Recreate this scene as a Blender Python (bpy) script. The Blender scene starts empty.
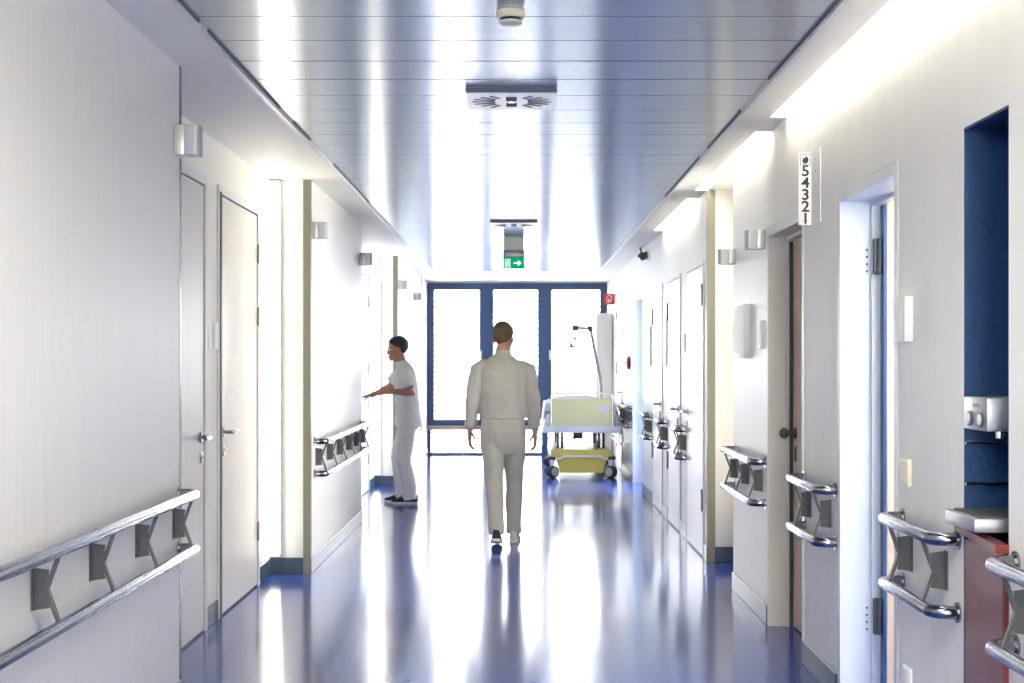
import bpy, bmesh, math, random
from mathutils import Vector, Matrix, noise
random.seed(7)
PI = math.pi
scene = bpy.context.scene
COL = scene.collection

# ------------------------------------------------------------------ materials
def mat(name, col, rough=0.5, metal=0.0, var=0.0, vscale=(6, 6, 6), bump=0.0, bscale=(40, 40, 40), spec=0.5,
        coat=0.0, coat_rough=0.1, aniso=0.0):
    m = bpy.data.materials.new(name); m.use_nodes = True
    nt = m.node_tree; b = nt.nodes['Principled BSDF']
    b.inputs['Roughness'].default_value = rough; b.inputs['Metallic'].default_value = metal
    b.inputs['Specular IOR Level'].default_value = spec
    b.inputs['Coat Weight'].default_value = coat; b.inputs['Coat Roughness'].default_value = coat_rough
    b.inputs['Anisotropic'].default_value = aniso
    tc = nt.nodes.new('ShaderNodeTexCoord')
    def noi(sc, detail=4):
        mp = nt.nodes.new('ShaderNodeMapping'); mp.inputs['Scale'].default_value = sc
        nt.links.new(tc.outputs['Object'], mp.inputs['Vector'])
        n = nt.nodes.new('ShaderNodeTexNoise'); n.inputs['Scale'].default_value = 1.0
        n.inputs['Detail'].default_value = detail
        nt.links.new(mp.outputs['Vector'], n.inputs['Vector'])
        return n
    n = noi(vscale)
    r = nt.nodes.new('ShaderNodeValToRGB')
    r.color_ramp.elements[0].position = .3; r.color_ramp.elements[1].position = .7
    lo = [max(0, c * (1 - var)) for c in col]; hi = [min(1, c * (1 + var)) for c in col]
    r.color_ramp.elements[0].color = (*lo, 1); r.color_ramp.elements[1].color = (*hi, 1)
    nt.links.new(n.outputs['Fac'], r.inputs['Fac'])
    nt.links.new(r.outputs['Color'], b.inputs['Base Color'])
    if bump:
        n2 = noi(bscale, 3)
        bp = nt.nodes.new('ShaderNodeBump'); bp.inputs['Strength'].default_value = bump
        bp.inputs['Distance'].default_value = 0.01
        nt.links.new(n2.outputs['Fac'], bp.inputs['Height'])
        nt.links.new(bp.outputs['Normal'], b.inputs['Normal'])
    return m

def emis(name, col, strength):
    m = bpy.data.materials.new(name); m.use_nodes = True
    nt = m.node_tree; nt.nodes.clear()
    e = nt.nodes.new('ShaderNodeEmission'); e.inputs['Color'].default_value = (*col, 1); e.inputs['Strength'].default_value = strength
    o = nt.nodes.new('ShaderNodeOutputMaterial'); nt.links.new(e.outputs[0], o.inputs['Surface'])
    return m

def glass_mat(name):
    m = bpy.data.materials.new(name); m.use_nodes = True
    nt = m.node_tree; nt.nodes.clear()
    t = nt.nodes.new('ShaderNodeBsdfTransparent'); g = nt.nodes.new('ShaderNodeBsdfGlossy'); g.inputs['Roughness'].default_value = .02
    f = nt.nodes.new('ShaderNodeFresnel'); f.inputs['IOR'].default_value = 1.45
    mx = nt.nodes.new('ShaderNodeMixShader'); o = nt.nodes.new('ShaderNodeOutputMaterial')
    nt.links.new(f.outputs[0], mx.inputs[0]); nt.links.new(t.outputs[0], mx.inputs[1]); nt.links.new(g.outputs[0], mx.inputs[2])
    nt.links.new(mx.outputs[0], o.inputs['Surface'])
    return m

def slat_mat(name):
    m = bpy.data.materials.new(name); m.use_nodes = True
    nt = m.node_tree; nt.nodes.clear()
    d = nt.nodes.new('ShaderNodeBsdfDiffuse'); d.inputs['Color'].default_value = (.9, .9, .9, 1)
    t = nt.nodes.new('ShaderNodeBsdfTranslucent'); t.inputs['Color'].default_value = (.92, .93, .95, 1)
    mx = nt.nodes.new('ShaderNodeMixShader'); mx.inputs[0].default_value = .6; o = nt.nodes.new('ShaderNodeOutputMaterial')
    nt.links.new(d.outputs[0], mx.inputs[1]); nt.links.new(t.outputs[0], mx.inputs[2]); nt.links.new(mx.outputs[0], o.inputs['Surface'])
    return m

M = {}
M['wall'] = mat('wall_paint', (.87, .86, .80), .55, var=.025, vscale=(3, 9, 1.2), bump=.12, bscale=(120, 120, 90))
M['panel'] = mat('wall_panel', (.87, .862, .81), .42, var=.03, vscale=(60, 60, 1.6), bump=.03, bscale=(60, 60, 2))
M['soffit'] = mat('soffit_paint', (.88, .865, .80), .6, var=.01)
M['base'] = mat('baseboard_vinyl', (.045, .075, .12), .35, var=.06)
M['floor'] = mat('floor_vinyl', (.028, .072, .37), .14, var=.12, vscale=(1.2, 1.2, 1), bump=.012, bscale=(9, 9, 9), spec=.45, coat=.12, coat_rough=.06)
M['ceil'] = mat('ceiling_metal', (.60, .66, .71), .27, metal=.92, var=.04, vscale=(2.2, .6, 1), bump=0, aniso=.9)
_nt = M['ceil'].node_tree; _c = _nt.nodes.new('ShaderNodeCombineXYZ'); _c.inputs[1].default_value = 1.0
_nt.links.new(_c.outputs[0], _nt.nodes['Principled BSDF'].inputs['Tangent'])
M['groove'] = mat('ceiling_groove', (.10, .12, .17), .6)
M['steel'] = mat('stainless_steel', (.30, .31, .33), .17, metal=1, var=.0)
M['chrome'] = mat('chrome', (.75, .76, .78), .12, metal=1)
M['bracket'] = mat('bracket_steel', (.085, .09, .095), .42, metal=.2, var=.08, vscale=(30, 30, 30))
M['post'] = mat('corner_guard_steel', (.22, .21, .155), .5, metal=.3, var=.06, vscale=(20, 20, 1))
M['blue'] = mat('blue_frame_paint', (.022, .075, .21), .38, var=.05)
M['niche'] = mat('niche_blue_paint', (.004, .04, .13), .5, var=.12, vscale=(14, 14, 9), bump=.25, bscale=(70, 70, 70))
M['door'] = mat('door_laminate', (.74, .70, .66), .35, var=.035, vscale=(30, 30, 1.1))
M['doorw'] = mat('door_white', (.80, .81, .82), .33, var=.012, vscale=(25, 25, 1))
M['daylit'] = mat('daylight_tinted_frame_paint', (.60, .66, .72), .4, var=.01)  # blue cast of the daylight is mixed into this reveal colour
M['frame'] = mat('door_frame_paint', (.78, .78, .77), .4, var=.01)
M['reveal'] = mat('door_reveal_beige', (.69, .67, .60), .45, var=.015)
M['seal'] = mat('dark_seal', (.05, .06, .065), .5)
M['wood'] = mat('beech_wood', (.62, .50, .36), .42, var=.14, vscale=(40, 40, 2.2))
M['woodd'] = mat('brown_wood', (.66, .50, .36), .42, var=.12, vscale=(40, 40, 2.2))
M['plastic'] = mat('white_plastic', (.82, .82, .80), .4)
M['cream'] = mat('cream_plastic', (.74, .71, .56), .45)
M['black'] = mat('black_plastic', (.015, .015, .018), .4)
M['dark'] = mat('dark_slot', (.01, .012, .03), .7)
M['lens'] = mat('lamp_lens', (.42, .45, .47), .35, metal=.25)
M['lampb'] = mat('lamp_base', (.58, .59, .55), .35, metal=.3)
M['alu'] = mat('aluminium', (.32, .34, .38), .4, metal=.7, var=.03, vscale=(4, 60, 60))
M['red'] = mat('maroon_laminate', (.16, .045, .055), .32, var=.06)
M['orange'] = mat('red_edge', (.20, .03, .02), .4)
M['signred'] = mat('sign_red', (.62, .02, .04), .4)
M['oval'] = mat('dark_red', (.30, .01, .02), .3)
M['green'] = mat('sign_green', (.005, .26, .09), .35)
M['white'] = mat('sign_white', (.86, .86, .85), .5)
M['yellow'] = mat('pale_yellow_board', (.86, .80, .42), .4, var=.02)
M['mustard'] = mat('mustard_cover', (.62, .50, .08), .38, var=.03)
M['bedw'] = mat('bed_frame_white', (.78, .80, .82), .35)
M['sheet'] = mat('white_linen', (.84, .84, .83), .9, bump=.4, bscale=(9, 9, 9))
M['navy'] = mat('navy_steel', (.03, .05, .11), .35)
M['rubber'] = mat('rubber_tyre', (.03, .035, .04), .6)
M['hub'] = mat('grey_hub', (.42, .46, .45), .45)
M['cloth'] = mat('shaded_white_cotton', (.56, .55, .49), .92, var=.03, vscale=(7, 7, 3), bump=.8, bscale=(16, 16, 6))  # white cotton, darkened to carry the shade on the walker's back
M['cloth_pants'] = mat('shaded_trouser_cotton', (.55, .535, .47), .92, var=.03, vscale=(7, 7, 3), bump=.7, bscale=(14, 14, 4))  # same shade put into the trouser colour
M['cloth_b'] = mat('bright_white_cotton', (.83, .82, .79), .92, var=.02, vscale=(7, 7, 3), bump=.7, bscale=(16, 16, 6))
M['skin'] = mat('skin_fair', (.56, .33, .23), .55, var=.05, vscale=(30, 30, 30))
M['skin2'] = mat('skin_tan', (.50, .24, .15), .55, var=.05, vscale=(30, 30, 30))
M['hair'] = mat('brown_grey_hair', (.11, .075, .035), .6, var=.35, vscale=(90, 90, 14), bump=.6, bscale=(160, 160, 20))
M['hair2'] = mat('black_hair', (.012, .011, .012), .4, var=.3, vscale=(90, 90, 14), bump=.5, bscale=(160, 160, 20))
M['shoe'] = mat('navy_shoe', (.012, .02, .055), .6)
M['shoew'] = mat('white_shoe', (.75, .75, .75), .6)
M['sole'] = mat('white_sole', (.78, .78, .77), .6)
M['eyew'] = mat('eye_white', (.8, .8, .78), .2)
M['glass'] = glass_mat('window_glass')
M['slat'] = slat_mat('blind_slat')
M['lamp'] = emis('lamp_diffuser', (1.0, .93, .77), 7.0)
M['wash'] = emis('washer_diffuser', (1.0, .93, .79), 10.0)
M['fill_lamp'] = emis('fill_panel_diffuser', (1.0, .955, .87), 9.0)
M['green_lit'] = emis('exit_sign_green', (.0, .15, .055), 1.0)
M['white_lit'] = emis('exit_sign_white', (.9, 1, .93), .5)
M['rail_wood'] = mat('pale_wood_rail', (.60, .45, .34), .4, var=.08, vscale=(3, 30, 30))
M['clear'] = mat('frosted_grey_housing', (.80, .84, .84), .3)

# ------------------------------------------------------------------ mesh helpers
class MB:
    def __init__(s): s.bm = bmesh.new()
    def box(s, x0, x1, y0, y1, z0, z1, bev=0.0, seg=2):
        r = bmesh.ops.create_cube(s.bm, size=1.0)
        vs = r['verts']
        for v in vs:
            v.co = Vector(((x0 + x1) / 2 + v.co.x * (x1 - x0), (y0 + y1) / 2 + v.co.y * (y1 - y0), (z0 + z1) / 2 + v.co.z * (z1 - z0)))
        if bev:
            es = list({e for v in vs for e in v.link_edges})
            bmesh.ops.bevel(s.bm, geom=es, offset=bev, segments=seg, profile=.5, affect='EDGES')
        return s
    def prism(s, pts, axis, a0, a1):
        """pts: 2D outline in the two remaining axes (in x,y,z order), extruded along axis"""
        def P(p, a):
            return {'x': (a, p[0], p[1]), 'y': (p[0], a, p[1]), 'z': (p[0], p[1], a)}[axis]
        A = [s.bm.verts.new(P(p, a0)) for p in pts]; B = [s.bm.verts.new(P(p, a1)) for p in pts]
        n = len(pts)
        s.bm.faces.new(A); s.bm.faces.new(B[::-1])
        for i in range(n):
            s.bm.faces.new((A[i], B[i], B[(i + 1) % n], A[(i + 1) % n]))
        return s
    def loft(s, pts, rad, ref=(0, 1, 0), n=14, cap=True):
        pts = [Vector(p) for p in pts]; ref = Vector(ref); rings = []
        R = [(r, r) if isinstance(r, (int, float)) else r for r in rad]
        def ring(c, side, nor, a, b):
            return [s.bm.verts.new(c + side * (a * math.cos(2 * PI * k / n)) + nor * (b * math.sin(2 * PI * k / n))) for k in range(n)]
        fr = []
        for i, p in enumerate(pts):
            t = (pts[min(i + 1, len(pts) - 1)] - pts[max(i - 1, 0)]).normalized()
            side = t.cross(ref)
            if side.length < 1e-3: side = t.cross(Vector((1, 0, 0)))
            side.normalize(); nor = side.cross(t).normalized(); fr.append((t, side, nor))
        if cap:
            t, sd, nr = fr[0]; a, b = R[0]; m = min(a, b)
            rings.append(ring(pts[0] - t * m * .5, sd, nr, a * .72, b * .72))
        for p, (t, sd, nr), (a, b) in zip(pts, fr, R): rings.append(ring(p, sd, nr, a, b))
        if cap:
            t, sd, nr = fr[-1]; a, b = R[-1]; m = min(a, b)
            rings.append(ring(pts[-1] + t * m * .5, sd, nr, a * .72, b * .72))
        for A, B in zip(rings, rings[1:]):
            for k in range(n): s.bm.faces.new((A[k], A[(k + 1) % n], B[(k + 1) % n], B[k]))
        s.bm.faces.new(rings[0][::-1]); s.bm.faces.new(rings[-1])
        return s
    def tube(s, pts, r, n=12): return s.loft(pts, [r] * len(pts), ref=(.13, .31, .94), n=n, cap=False)
    def cyl(s, p0, p1, r, n=20): return s.loft([p0, p1], [r, r], ref=(.13, .31, .94), n=n, cap=False)
    def ell(s, c, r, rot=None, u=18, v=12):
        mtx = Matrix.Translation(Vector(c)) @ (rot or Matrix.Identity(4)) @ Matrix.Diagonal((*r, 1))
        bmesh.ops.create_uvsphere(s.bm, u_segments=u, v_segments=v, radius=1, matrix=mtx)
        return s
    def lathe(s, c, prof, n=28):
        """prof: list of (radius, z) about a vertical axis through c"""
        rings = []
        for r, z in prof:
            rings.append([s.bm.verts.new((c[0] + r * math.cos(2 * PI * k / n), c[1] + r * math.sin(2 * PI * k / n), c[2] + z)) for k in range(n)])
        for A, B in zip(rings, rings[1:]):
            for k in range(n): s.bm.faces.new((A[k], A[(k + 1) % n], B[(k + 1) % n], B[k]))
        s.bm.faces.new(rings[0][::-1]); s.bm.faces.new(rings[-1])
        return s
    def xf(s, m):
        bmesh.ops.transform(s.bm, matrix=m, verts=s.bm.verts[:]); return s

def world_loc(o):
    v = Vector(o.location); p = o.parent
    while p: v = v + Vector(p.location); p = p.parent
    return v

def obj(name, mb, m, parent=None, smooth=False, local=False):
    bm = mb.bm
    bmesh.ops.recalc_face_normals(bm, faces=bm.faces[:])
    me = bpy.data.meshes.new(name); bm.to_mesh(me); bm.free()
    me.materials.append(m)
    if smooth:
        for p in me.polygons: p.use_smooth = True
        if smooth != 'all':
            me.set_sharp_from_angle(angle=math.radians(38))
    o = bpy.data.objects.new(name, me); COL.objects.link(o)
    if parent:
        o.parent = parent
        if not local: me.transform(Matrix.Translation(-world_loc(parent)))
    elif not local:
        c = [v.co for v in me.vertices]
        b = Vector(((min(v.x for v in c) + max(v.x for v in c)) / 2, (min(v.y for v in c) + max(v.y for v in c)) / 2, min(v.z for v in c)))
        me.transform(Matrix.Translation(-b)); o.location = b
    return o

def root(name, loc, label=None, cat=None, group=None, kind=None, rz=0):
    o = bpy.data.objects.new(name, None); COL.objects.link(o); o.location = loc; o.rotation_euler = (0, 0, rz)
    o.empty_display_size = .1
    return tag(o, label, cat, group, kind)

def tag(o, label=None, cat=None, group=None, kind=None):
    if label: o['label'] = label
    if cat: o['category'] = cat
    if group: o['group'] = group
    if kind: o['kind'] = kind
    return o

def struct(name, mb, m, label=None, cat=None, smooth=False):
    return tag(obj(name, mb, m, smooth=smooth), label, cat, None, 'structure')

def baked(mb, voxel, smooth=4, decimate=None):
    me = bpy.data.meshes.new('tmp')
    bmesh.ops.recalc_face_normals(mb.bm, faces=mb.bm.faces[:])
    mb.bm.to_mesh(me); mb.bm.free()
    o = bpy.data.objects.new('tmp', me); COL.objects.link(o)
    r = o.modifiers.new('r', 'REMESH'); r.mode = 'VOXEL'; r.voxel_size = voxel
    if smooth:
        s = o.modifiers.new('s', 'SMOOTH'); s.factor = .5; s.iterations = smooth
    dg = bpy.context.evaluated_depsgraph_get()
    m2 = bpy.data.meshes.new_from_object(o.evaluated_get(dg))
    bpy.data.objects.remove(o); bpy.data.meshes.remove(me)
    out = MB(); out.bm.from_mesh(m2); bpy.data.meshes.remove(m2)
    return out

# ------------------------------------------------------------------ dimensions (metres; camera at x=0, y=0, looking along +y)
XR, XL, XREC = 1.35, -1.41, -1.68
H = 2.66
YEND, YBACK = 21.9, -7.0
MX0, MX1, MY1 = -1.17, 1.10, 19.3

# floor
struct('floor', MB().box(-2.4, 4.7, YBACK - .2, YEND + .12, -.12, 0), M['floor'], 'shiny blue vinyl corridor floor', 'floor')

# metal ceiling: one folded sheet profile of cross planks with a groove between each
pl = .378; prof = []
y = YBACK
while y < MY1 - .01:
    y2 = min(y + pl, MY1); t = random.uniform(-.0006, .0006)
    prof += [(y + .003, 2.668 + t), (y2 - .003, 2.668 - t), (y2 - .0025, 2.682), (y2 + .0005, 2.682)]
    y = y2
prof += [(MY1, 2.75), (YBACK, 2.75)]
mc = struct('ceiling', MB().prism(prof, 'x', MX0, MX1), M['ceil'], 'reflective blue grey metal plank ceiling', 'ceiling')
mc.data.materials.append(M['groove'])
for p in mc.data.polygons:
    if abs(p.normal.x) < .5 and p.center.z < .1 and (abs(p.normal.y) > .5 or p.area < .02): p.material_index = 1
# soffits
struct('ceiling', MB().box(-2.0, MX0 - .012, YBACK, YEND, H, 2.76), M['soffit'], 'plain white soffit along the left side', 'ceiling')
XS = 1.262; T = .30
struct('ceiling', MB().box(MX1 + .012, XS, YBACK, YEND, H, 2.76), M['soffit'], 'plain white soffit along the right side', 'ceiling')
struct('ceiling', MB().box(XR + T, 2.6, 8.86, 10.27, H, 2.76), M['soffit'], 'white ceiling of the right alcove', 'ceiling')
for a, b in ((7.15, 7.6), (10.2, 10.7), (13.3, YEND)):
    struct('ceiling', MB().box(XS, XR, a, b, H, 2.76), M['soffit'])
struct('ceiling', MB().box(XS - .06, XR + T, YBACK, YEND, 2.761, 2.80), M['soffit'])
struct('wall_right', MB().box(XR, XR + T, YBACK, YEND, 2.6602, 2.7605) , M['wall'], 'white wall strip inside the light slot', 'wall')
struct('ceiling', MB().box(MX0 - .012, MX1 + .012, MY1 + .01, YEND, H, 2.76), M['soffit'], 'plain white ceiling before the end windows', 'ceiling')
def angle(x0, x1, lip, label):
    # L-shaped white edge strip that closes the metal ceiling
    mb = MB().box(x0, x1, YBACK, MY1, 2.643, 2.70)
    struct('trim_1' if x0 < 0 else 'trim_2', mb, M['frame'], label, 'trim')
angle(MX0 - .012, MX0 + .008, 1, 'white edge strip left of the metal ceiling')
angle(MX1 - .008, MX1 + .012, 1, 'white edge strip right of the metal ceiling')
mb = MB()
for a, b in ((4.1, 5.15), (5.3, 6.9), (7.3, 7.9), (8.9, 11.0)):
    struct('trim_3', MB().box(MX0 + .0085, MX0 + .016, a, b, 2.659, 2.6678), M['groove'], None)
for a, b in ((4.5, 6.2), (7.0, 8.2), (8.6, 10.6)):
    struct('trim_4', MB().box(MX1 - .016, MX1 - .0085, a, b, 2.659, 2.6678), M['groove'], None)

# ------------------------------------------------------------------ walls
def wall(side, x0, x1, y0, y1, z0=0, z1=H, m='panel', label=None):
    return struct('wall_' + side, MB().box(x0, x1, y0, y1, z0, z1), M[m], label, 'wall')
wall('left', -2.0, XL, YBACK, 5.93, label='white wall on the near left with a long handrail')
wall('left', -1.9, XREC, 5.93, 9.6, m='wall', label='white recess wall around the two near left doors')
wall('left', -2.0, XL, 9.6, 12.73, label='white wall block between the two left recesses')
wall('left', -1.9, XREC, 12.73, 16.5, m='wall', label='white recess wall behind the person in profile')
wall('left', -2.0, XL, 16.5, YEND, label='white wall at the far left by the windows')
wall('back', -2.0, 1.9, YBACK - .2, YBACK, m='wall', label='white wall behind')

wall('right', XR, XR + T, YBACK, 3.92, m='wall', label='white wall nearest on the right edge')
wall('right', XR, XR + T, 3.92, 4.32, 2.14, H, m='wall', label='white wall above the blue niche')
wall('right', XR, XR + T, 4.32, 5.06, m='wall', label='white wall between the blue niche and open door')
wall('right', XR, XR + T, 5.06, 6.02, 2.145, H, m='wall', label='white wall above the open door')
wall('right', XR, XR + T, 6.02, 6.76, m='wall', label='white wall pier under the number sign')
wall('right', XR, XR + T, 6.76, 7.71, 2.15, H, m='wall', label='white wall above the brown door')
wall('right', XR, XR + T, 7.71, 8.96, label='white wall with a handrail and notice box')
wall('right', XR, XR + T, 10.17, 15.48, label='white wall with three white doors')
wall('right', XR, XR + T, 15.48, 16.84, 2.17, H, label='white wall above the far blue reveal')
wall('right', XR, XR + T, 16.84, YEND, label='white wall beside the hospital bed')
# alcove on the right
wall('alcove', 2.3, 2.4, 8.96, 10.17, m='reveal')
wall('alcove', XR + T, 2.4, 8.86, 8.96, m='reveal')
wall('alcove', XR + T, 2.4, 10.17, 10.27, m='reveal')
struct('wall_alcove', MB().box(XR + .05, XR + T, 10.164, 10.17, 0, H), M['reveal'], 'beige return wall beside the right steel post', 'wall')
# niche (blue painted lining)
mb = MB().box(1.72, 1.75, 3.86, 4.38, 0, 2.2)
struct('wall_niche', mb, M['niche'], 'blue back of the tall wall niche', 'wall')
struct('wall_niche', MB().box(XR + .001, 1.75, 4.312, 4.3195, 0, 2.139), M['niche'], 'blue painted far side of the tall wall niche', 'wall')
struct('wall_niche', MB().box(XR + .001, 1.75, 3.9205, 3.928, 0, 2.139), M['niche'], 'blue painted near side of the tall wall niche', 'wall')
struct('wall_niche', MB().box(XR + .001, 1.75, 3.928, 4.312, 2.132, 2.1395), M['niche'], 'blue painted top of the tall wall niche', 'wall')
# room behind the open door
wall('room', 4.5, 4.6, 3.0, 8.0, m='wall')
wall('room', 1.76, 4.6, 4.55, 4.65, m='wall')
wall('room', XR + T, 4.6, 7.75, 7.85, m='wall')
struct('ceiling', MB().box(2.6, 4.6, 3.0, 8.0, 2.6, 2.7), M['soffit'])
struct('wall_room', MB().box(XR + T, 1.78, 4.33, 4.65, 0, H), M['wall'])
# back of the far opening and back of brown door
wall('room', 3.2, 3.3, 14.8, 17.6, m='wall')
wall('room', XR + T, 3.2, 14.8, 14.9, m='wall')
wall('room', XR + T, 3.2, 17.5, 17.6, m='wall')
struct('ceiling', MB().box(XR + T, 3.3, 14.8, 17.6, 2.55, 2.65), M['soffit'])

# baseboards (thin coved vinyl)
def base(side, x0, x1, y0, y1, label=None):
    struct('baseboard_' + side, MB().box(x0, x1, y0, y1, 0, .11, .003, 1), M['base'], label, 'baseboard')
t = .009
base('left', XL, XL + t, YBACK, 5.93)
base('left', XL - .27, XL + t, 5.93, 5.939)
base('left', XREC, XREC + t, 7.56, 7.90); base('left', XREC, XREC + t, 9.14, 9.6)
base('left', XREC, XL + t, 9.591, 9.6, 'dark blue baseboard on the left recess return')
base('left', XL, XL + t, 9.6, 12.73, 'dark blue baseboard below the left middle handrail')
base('left', XREC, XREC + t, 12.73, 14.45); base('left', XREC, XREC + t, 15.85, 16.5)
base('left', XREC, XL + t, 16.491, 16.5); base('left', XL, XL + t, 16.5, YEND)
base('right', XR - t, XR, YBACK, 3.92); base('right', XR - t, XR, 4.32, 5.05)
base('right', XR - t, XR, 6.03, 6.75, 'dark blue baseboard below the number sign')
base('right', XR - t, XR, 7.72, 8.96, 'dark blue baseboard below the notice box')
base('right', XR + .05, 2.3, 10.155, 10.164, 'dark blue baseboard inside the right alcove')
for a, b in ((10.17, 10.33), (11.42, 11.83), (12.86, 13.32), (14.32, 15.47), (16.85, 18.5), (19.5, YEND)): base('right', XR - t, XR, a, b)

# steel corner guards
def guard(n, x0, x1, y0, y1, sx, label):
    # L section: flat on the face towards the camera plus a leg along the corridor wall
    mb = MB().box(x0, x1, y0 - .004, y0, 0.0, H)
    xe = x1 if sx > 0 else x0
    mb.box(xe, xe + .004 * sx, y0 - .004, y1, 0, H)
    struct('trim_%d' % n, mb, M['post'], label, 'corner guard')
guard(5, XL - .045, XL, 9.589, 9.64, 1, 'grey brown steel corner guard left of the middle handrail')
guard(6, XL - .05, XL, 16.489, 16.54, 1, 'steel corner guard behind the person in profile')
guard(7, XR, XR + .052, 10.162, 10.21, -1, 'grey brown steel corner guard beside the right alcove')
struct('trim_8', MB().box(XL, XL + .006, 20.48, 20.52, 0, H).box(XL + .006, XL + .009, 20.49, 20.51, 0, H), M['rail_wood'], 'thin wooden wall strip near the left window', 'trim')
struct('trim_9', MB().box(XL - .006, XL + .0025, 5.9, 5.9325, .0, H), M['steel'], 'thin steel edge ending the near left wall', 'trim')

# ------------------------------------------------------------------ doors
def lever(parent, x, y, z, nx, ly, m='steel', name='door_handle'):
    """lever handle on a door face at x, pointing out along nx (+1/-1), lever running along y in direction ly"""
    mb = MB().cyl((x, y, z), (x + nx * .009, y, z), .027)
    pts = [(x + nx * .008, y, z), (x + nx * .045, y, z), (x + nx * .056, y + ly * .012, z), (x + nx * .058, y + ly * .03, z), (x + nx * .058, y + ly * .135, z)]
    mb.tube(pts, .0105)
    obj(name, mb, M[m], parent, smooth=True)
    k = MB().box(x, x + nx * .008, y - .016, y + .016, z - .135, z - .075, .003)
    k.cyl((x + nx * .006, y, z - .1), (x + nx * .012, y, z - .1), .009)
    obj('lock_plate', k, M[m], parent, smooth=True)

def hinge(parent, x, y, z, h=.11, m='bracket'):
    mb = MB().cyl((x, y, z - h / 2), (x, y, z + h / 2), .009)
    mb.box(x - .006, x + .006, y - .022, y + .022, z - h * .38, z + h * .38, .002, 1)
    obj('hinge', mb, M[m], parent, smooth=True)

def flush_door(n, xw, nx, y0, y1, ztop, m, hy, lev, label, seal=True, hinges=(.35, 1.35, 2.1)):
    """closed door in wall plane xw whose corridor side is nx; hy: handle y, lev: lever direction"""
    r = root('door_%d' % n, (xw, (y0 + y1) / 2, 0), label, 'door', None, 'structure')
    f, e = (.05, .016) if nx > 0 else (.025, .010)
    fr = MB()
    for a, b in ((y0 - f, y0), (y1, y1 + f)): fr.box(min(xw, xw + nx * e), max(xw, xw + nx * e), a, b, 0, ztop + f, .002, 1)
    fr.box(min(xw, xw + nx * e), max(xw, xw + nx * e), y0, y1, ztop, ztop + f)
    obj('door_frame', fr, M['frame'], r)
    xf = xw + nx * .009
    obj('door_leaf', MB().box(min(xw, xf), max(xw, xf), y0 + .012, y1 - .012, .012, ztop - .008, .002, 1), M[m], r)
    s = MB(); g = .006
    for a, b in ((y0, y0 + .012), (y1 - .012, y1)): s.box(min(xw, xw + nx * g), max(xw, xw + nx * g), a, b, 0, ztop)
    s.box(min(xw, xw + nx * g), max(xw, xw + nx * g), y0 + .012, y1 - .012, 0, .012)
    s.box(min(xw, xw + nx * g), max(xw, xw + nx * g), y0 + .012, y1 - .012, ztop - .008, ztop)
    obj('seal', s, M['seal'], r)
    lever(r, xf, hy, 1.035, nx, lev)
    hyy = y1 if abs(hy - y0) < abs(hy - y1) else y0
    for z in hinges: hinge(r, xw + nx * .012, hyy, z, .12 if nx > 0 else .16, 'post' if nx > 0 else 'bracket')
    return r
flush_door(1, XREC, 1, 6.40, 7.55, 2.37, 'door', 7.46, -1, 'pale laminate door nearest on the left, handle at its far edge')
d2 = flush_door(2, XREC, 1, 7.95, 9.09, 2.37, 'door', 8.02, 1, 'pale laminate door in the left recess next to the bright light strip', hinges=(.35, 1.72, 2.12))
obj('edge_strip', MB().box(XREC + .016, XREC + .022, 7.915, 7.952, 0, 2.38, .002, 1), M['bracket'], d2)
flush_door(3, XREC, 1, 14.5, 15.8, 2.37, 'doorw', 14.62, 1, 'white door in the far left recess that the person opens')
flush_door(4, XR, -1, 10.39, 11.37, 2.145, 'doorw', 11.28, -1, 'white door nearest beyond the right alcove', hinges=(.42, 1.92))
flush_door(5, XR, -1, 11.88, 12.80, 2.145, 'doorw', 11.97, 1, 'white door in the middle of the three right doors', hinges=(.55, 1.88))
flush_door(6, XR, -1, 13.37, 14.27, 2.145, 'doorw', 13.46, 1, 'white door farthest of the three right doors', hinges=(.55, 1.88))
flush_door(7, XR, -1, 18.55, 19.45, 2.10, 'doorw', 18.64, 1, 'white door behind the bed on the right')

# deep-set doors on the right (frame lining in the wall thickness)
def deep_door(n, y0, y1, ztop, fr_m, lin_m, leaf_m, label, hy, lev, trimtop=.045, dp=.16):
    r = root('door_%d' % n, (XR, (y0 + y1) / 2, 0), label, 'door', None, 'structure')
    fr = MB(); e = .004
    obj('shadow_line', MB().box(XR - .002, XR, y1 + .035, y1 + .041, 0, ztop + trimtop + .006).box(XR - .002, XR, y0 - .041, y0 - .035, 0, ztop + trimtop + .006).box(XR - .002, XR, y0 - .035, y1 + .035, ztop + trimtop, ztop + trimtop + .006), M['lampb'], r)  # thin grey outline painting the shadow line around the frame
    fr.box(XR - e, XR, y1 - .012, y1 + .035, 0, ztop + trimtop, .001, 1)
    fr.box(XR - e, XR, y0 - .035, y0 + .012, 0, ztop + trimtop, .001, 1)
    fr.box(XR - e, XR, y0 + .012, y1 - .012, ztop, ztop + trimtop)
    obj('door_frame', fr, M[fr_m], r)
    li = MB().box(XR, XR + dp, y1 - .012, y1 - .001, 0, ztop + .012).box(XR, XR + dp, y0 + .001, y0 + .012, 0, ztop + .012)
    li.box(XR, XR + dp, y0 + .012, y1 - .012, ztop, ztop + .012)
    li.box(XR + dp - .035, XR + dp, y1 - .03, y1 - .012, 0, ztop).box(XR + dp - .035, XR + dp, y0 + .012, y0 + .03, 0, ztop).box(XR + dp - .035, XR + dp, y0 + .03, y1 - .03, ztop - .018, ztop)
    obj('reveal', li, M[lin_m], r)
    return r
d = deep_door(8, 6.76, 7.71, 2.105, 'frame', 'reveal', 'woodd', 'brown wooden door closed in a deep beige reveal', 7.6, -1, dp=.13)
obj('door_leaf', MB().box(XR + .13, XR + .17, 6.772, 7.698, .01, 2.115), M['woodd'], d)
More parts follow.
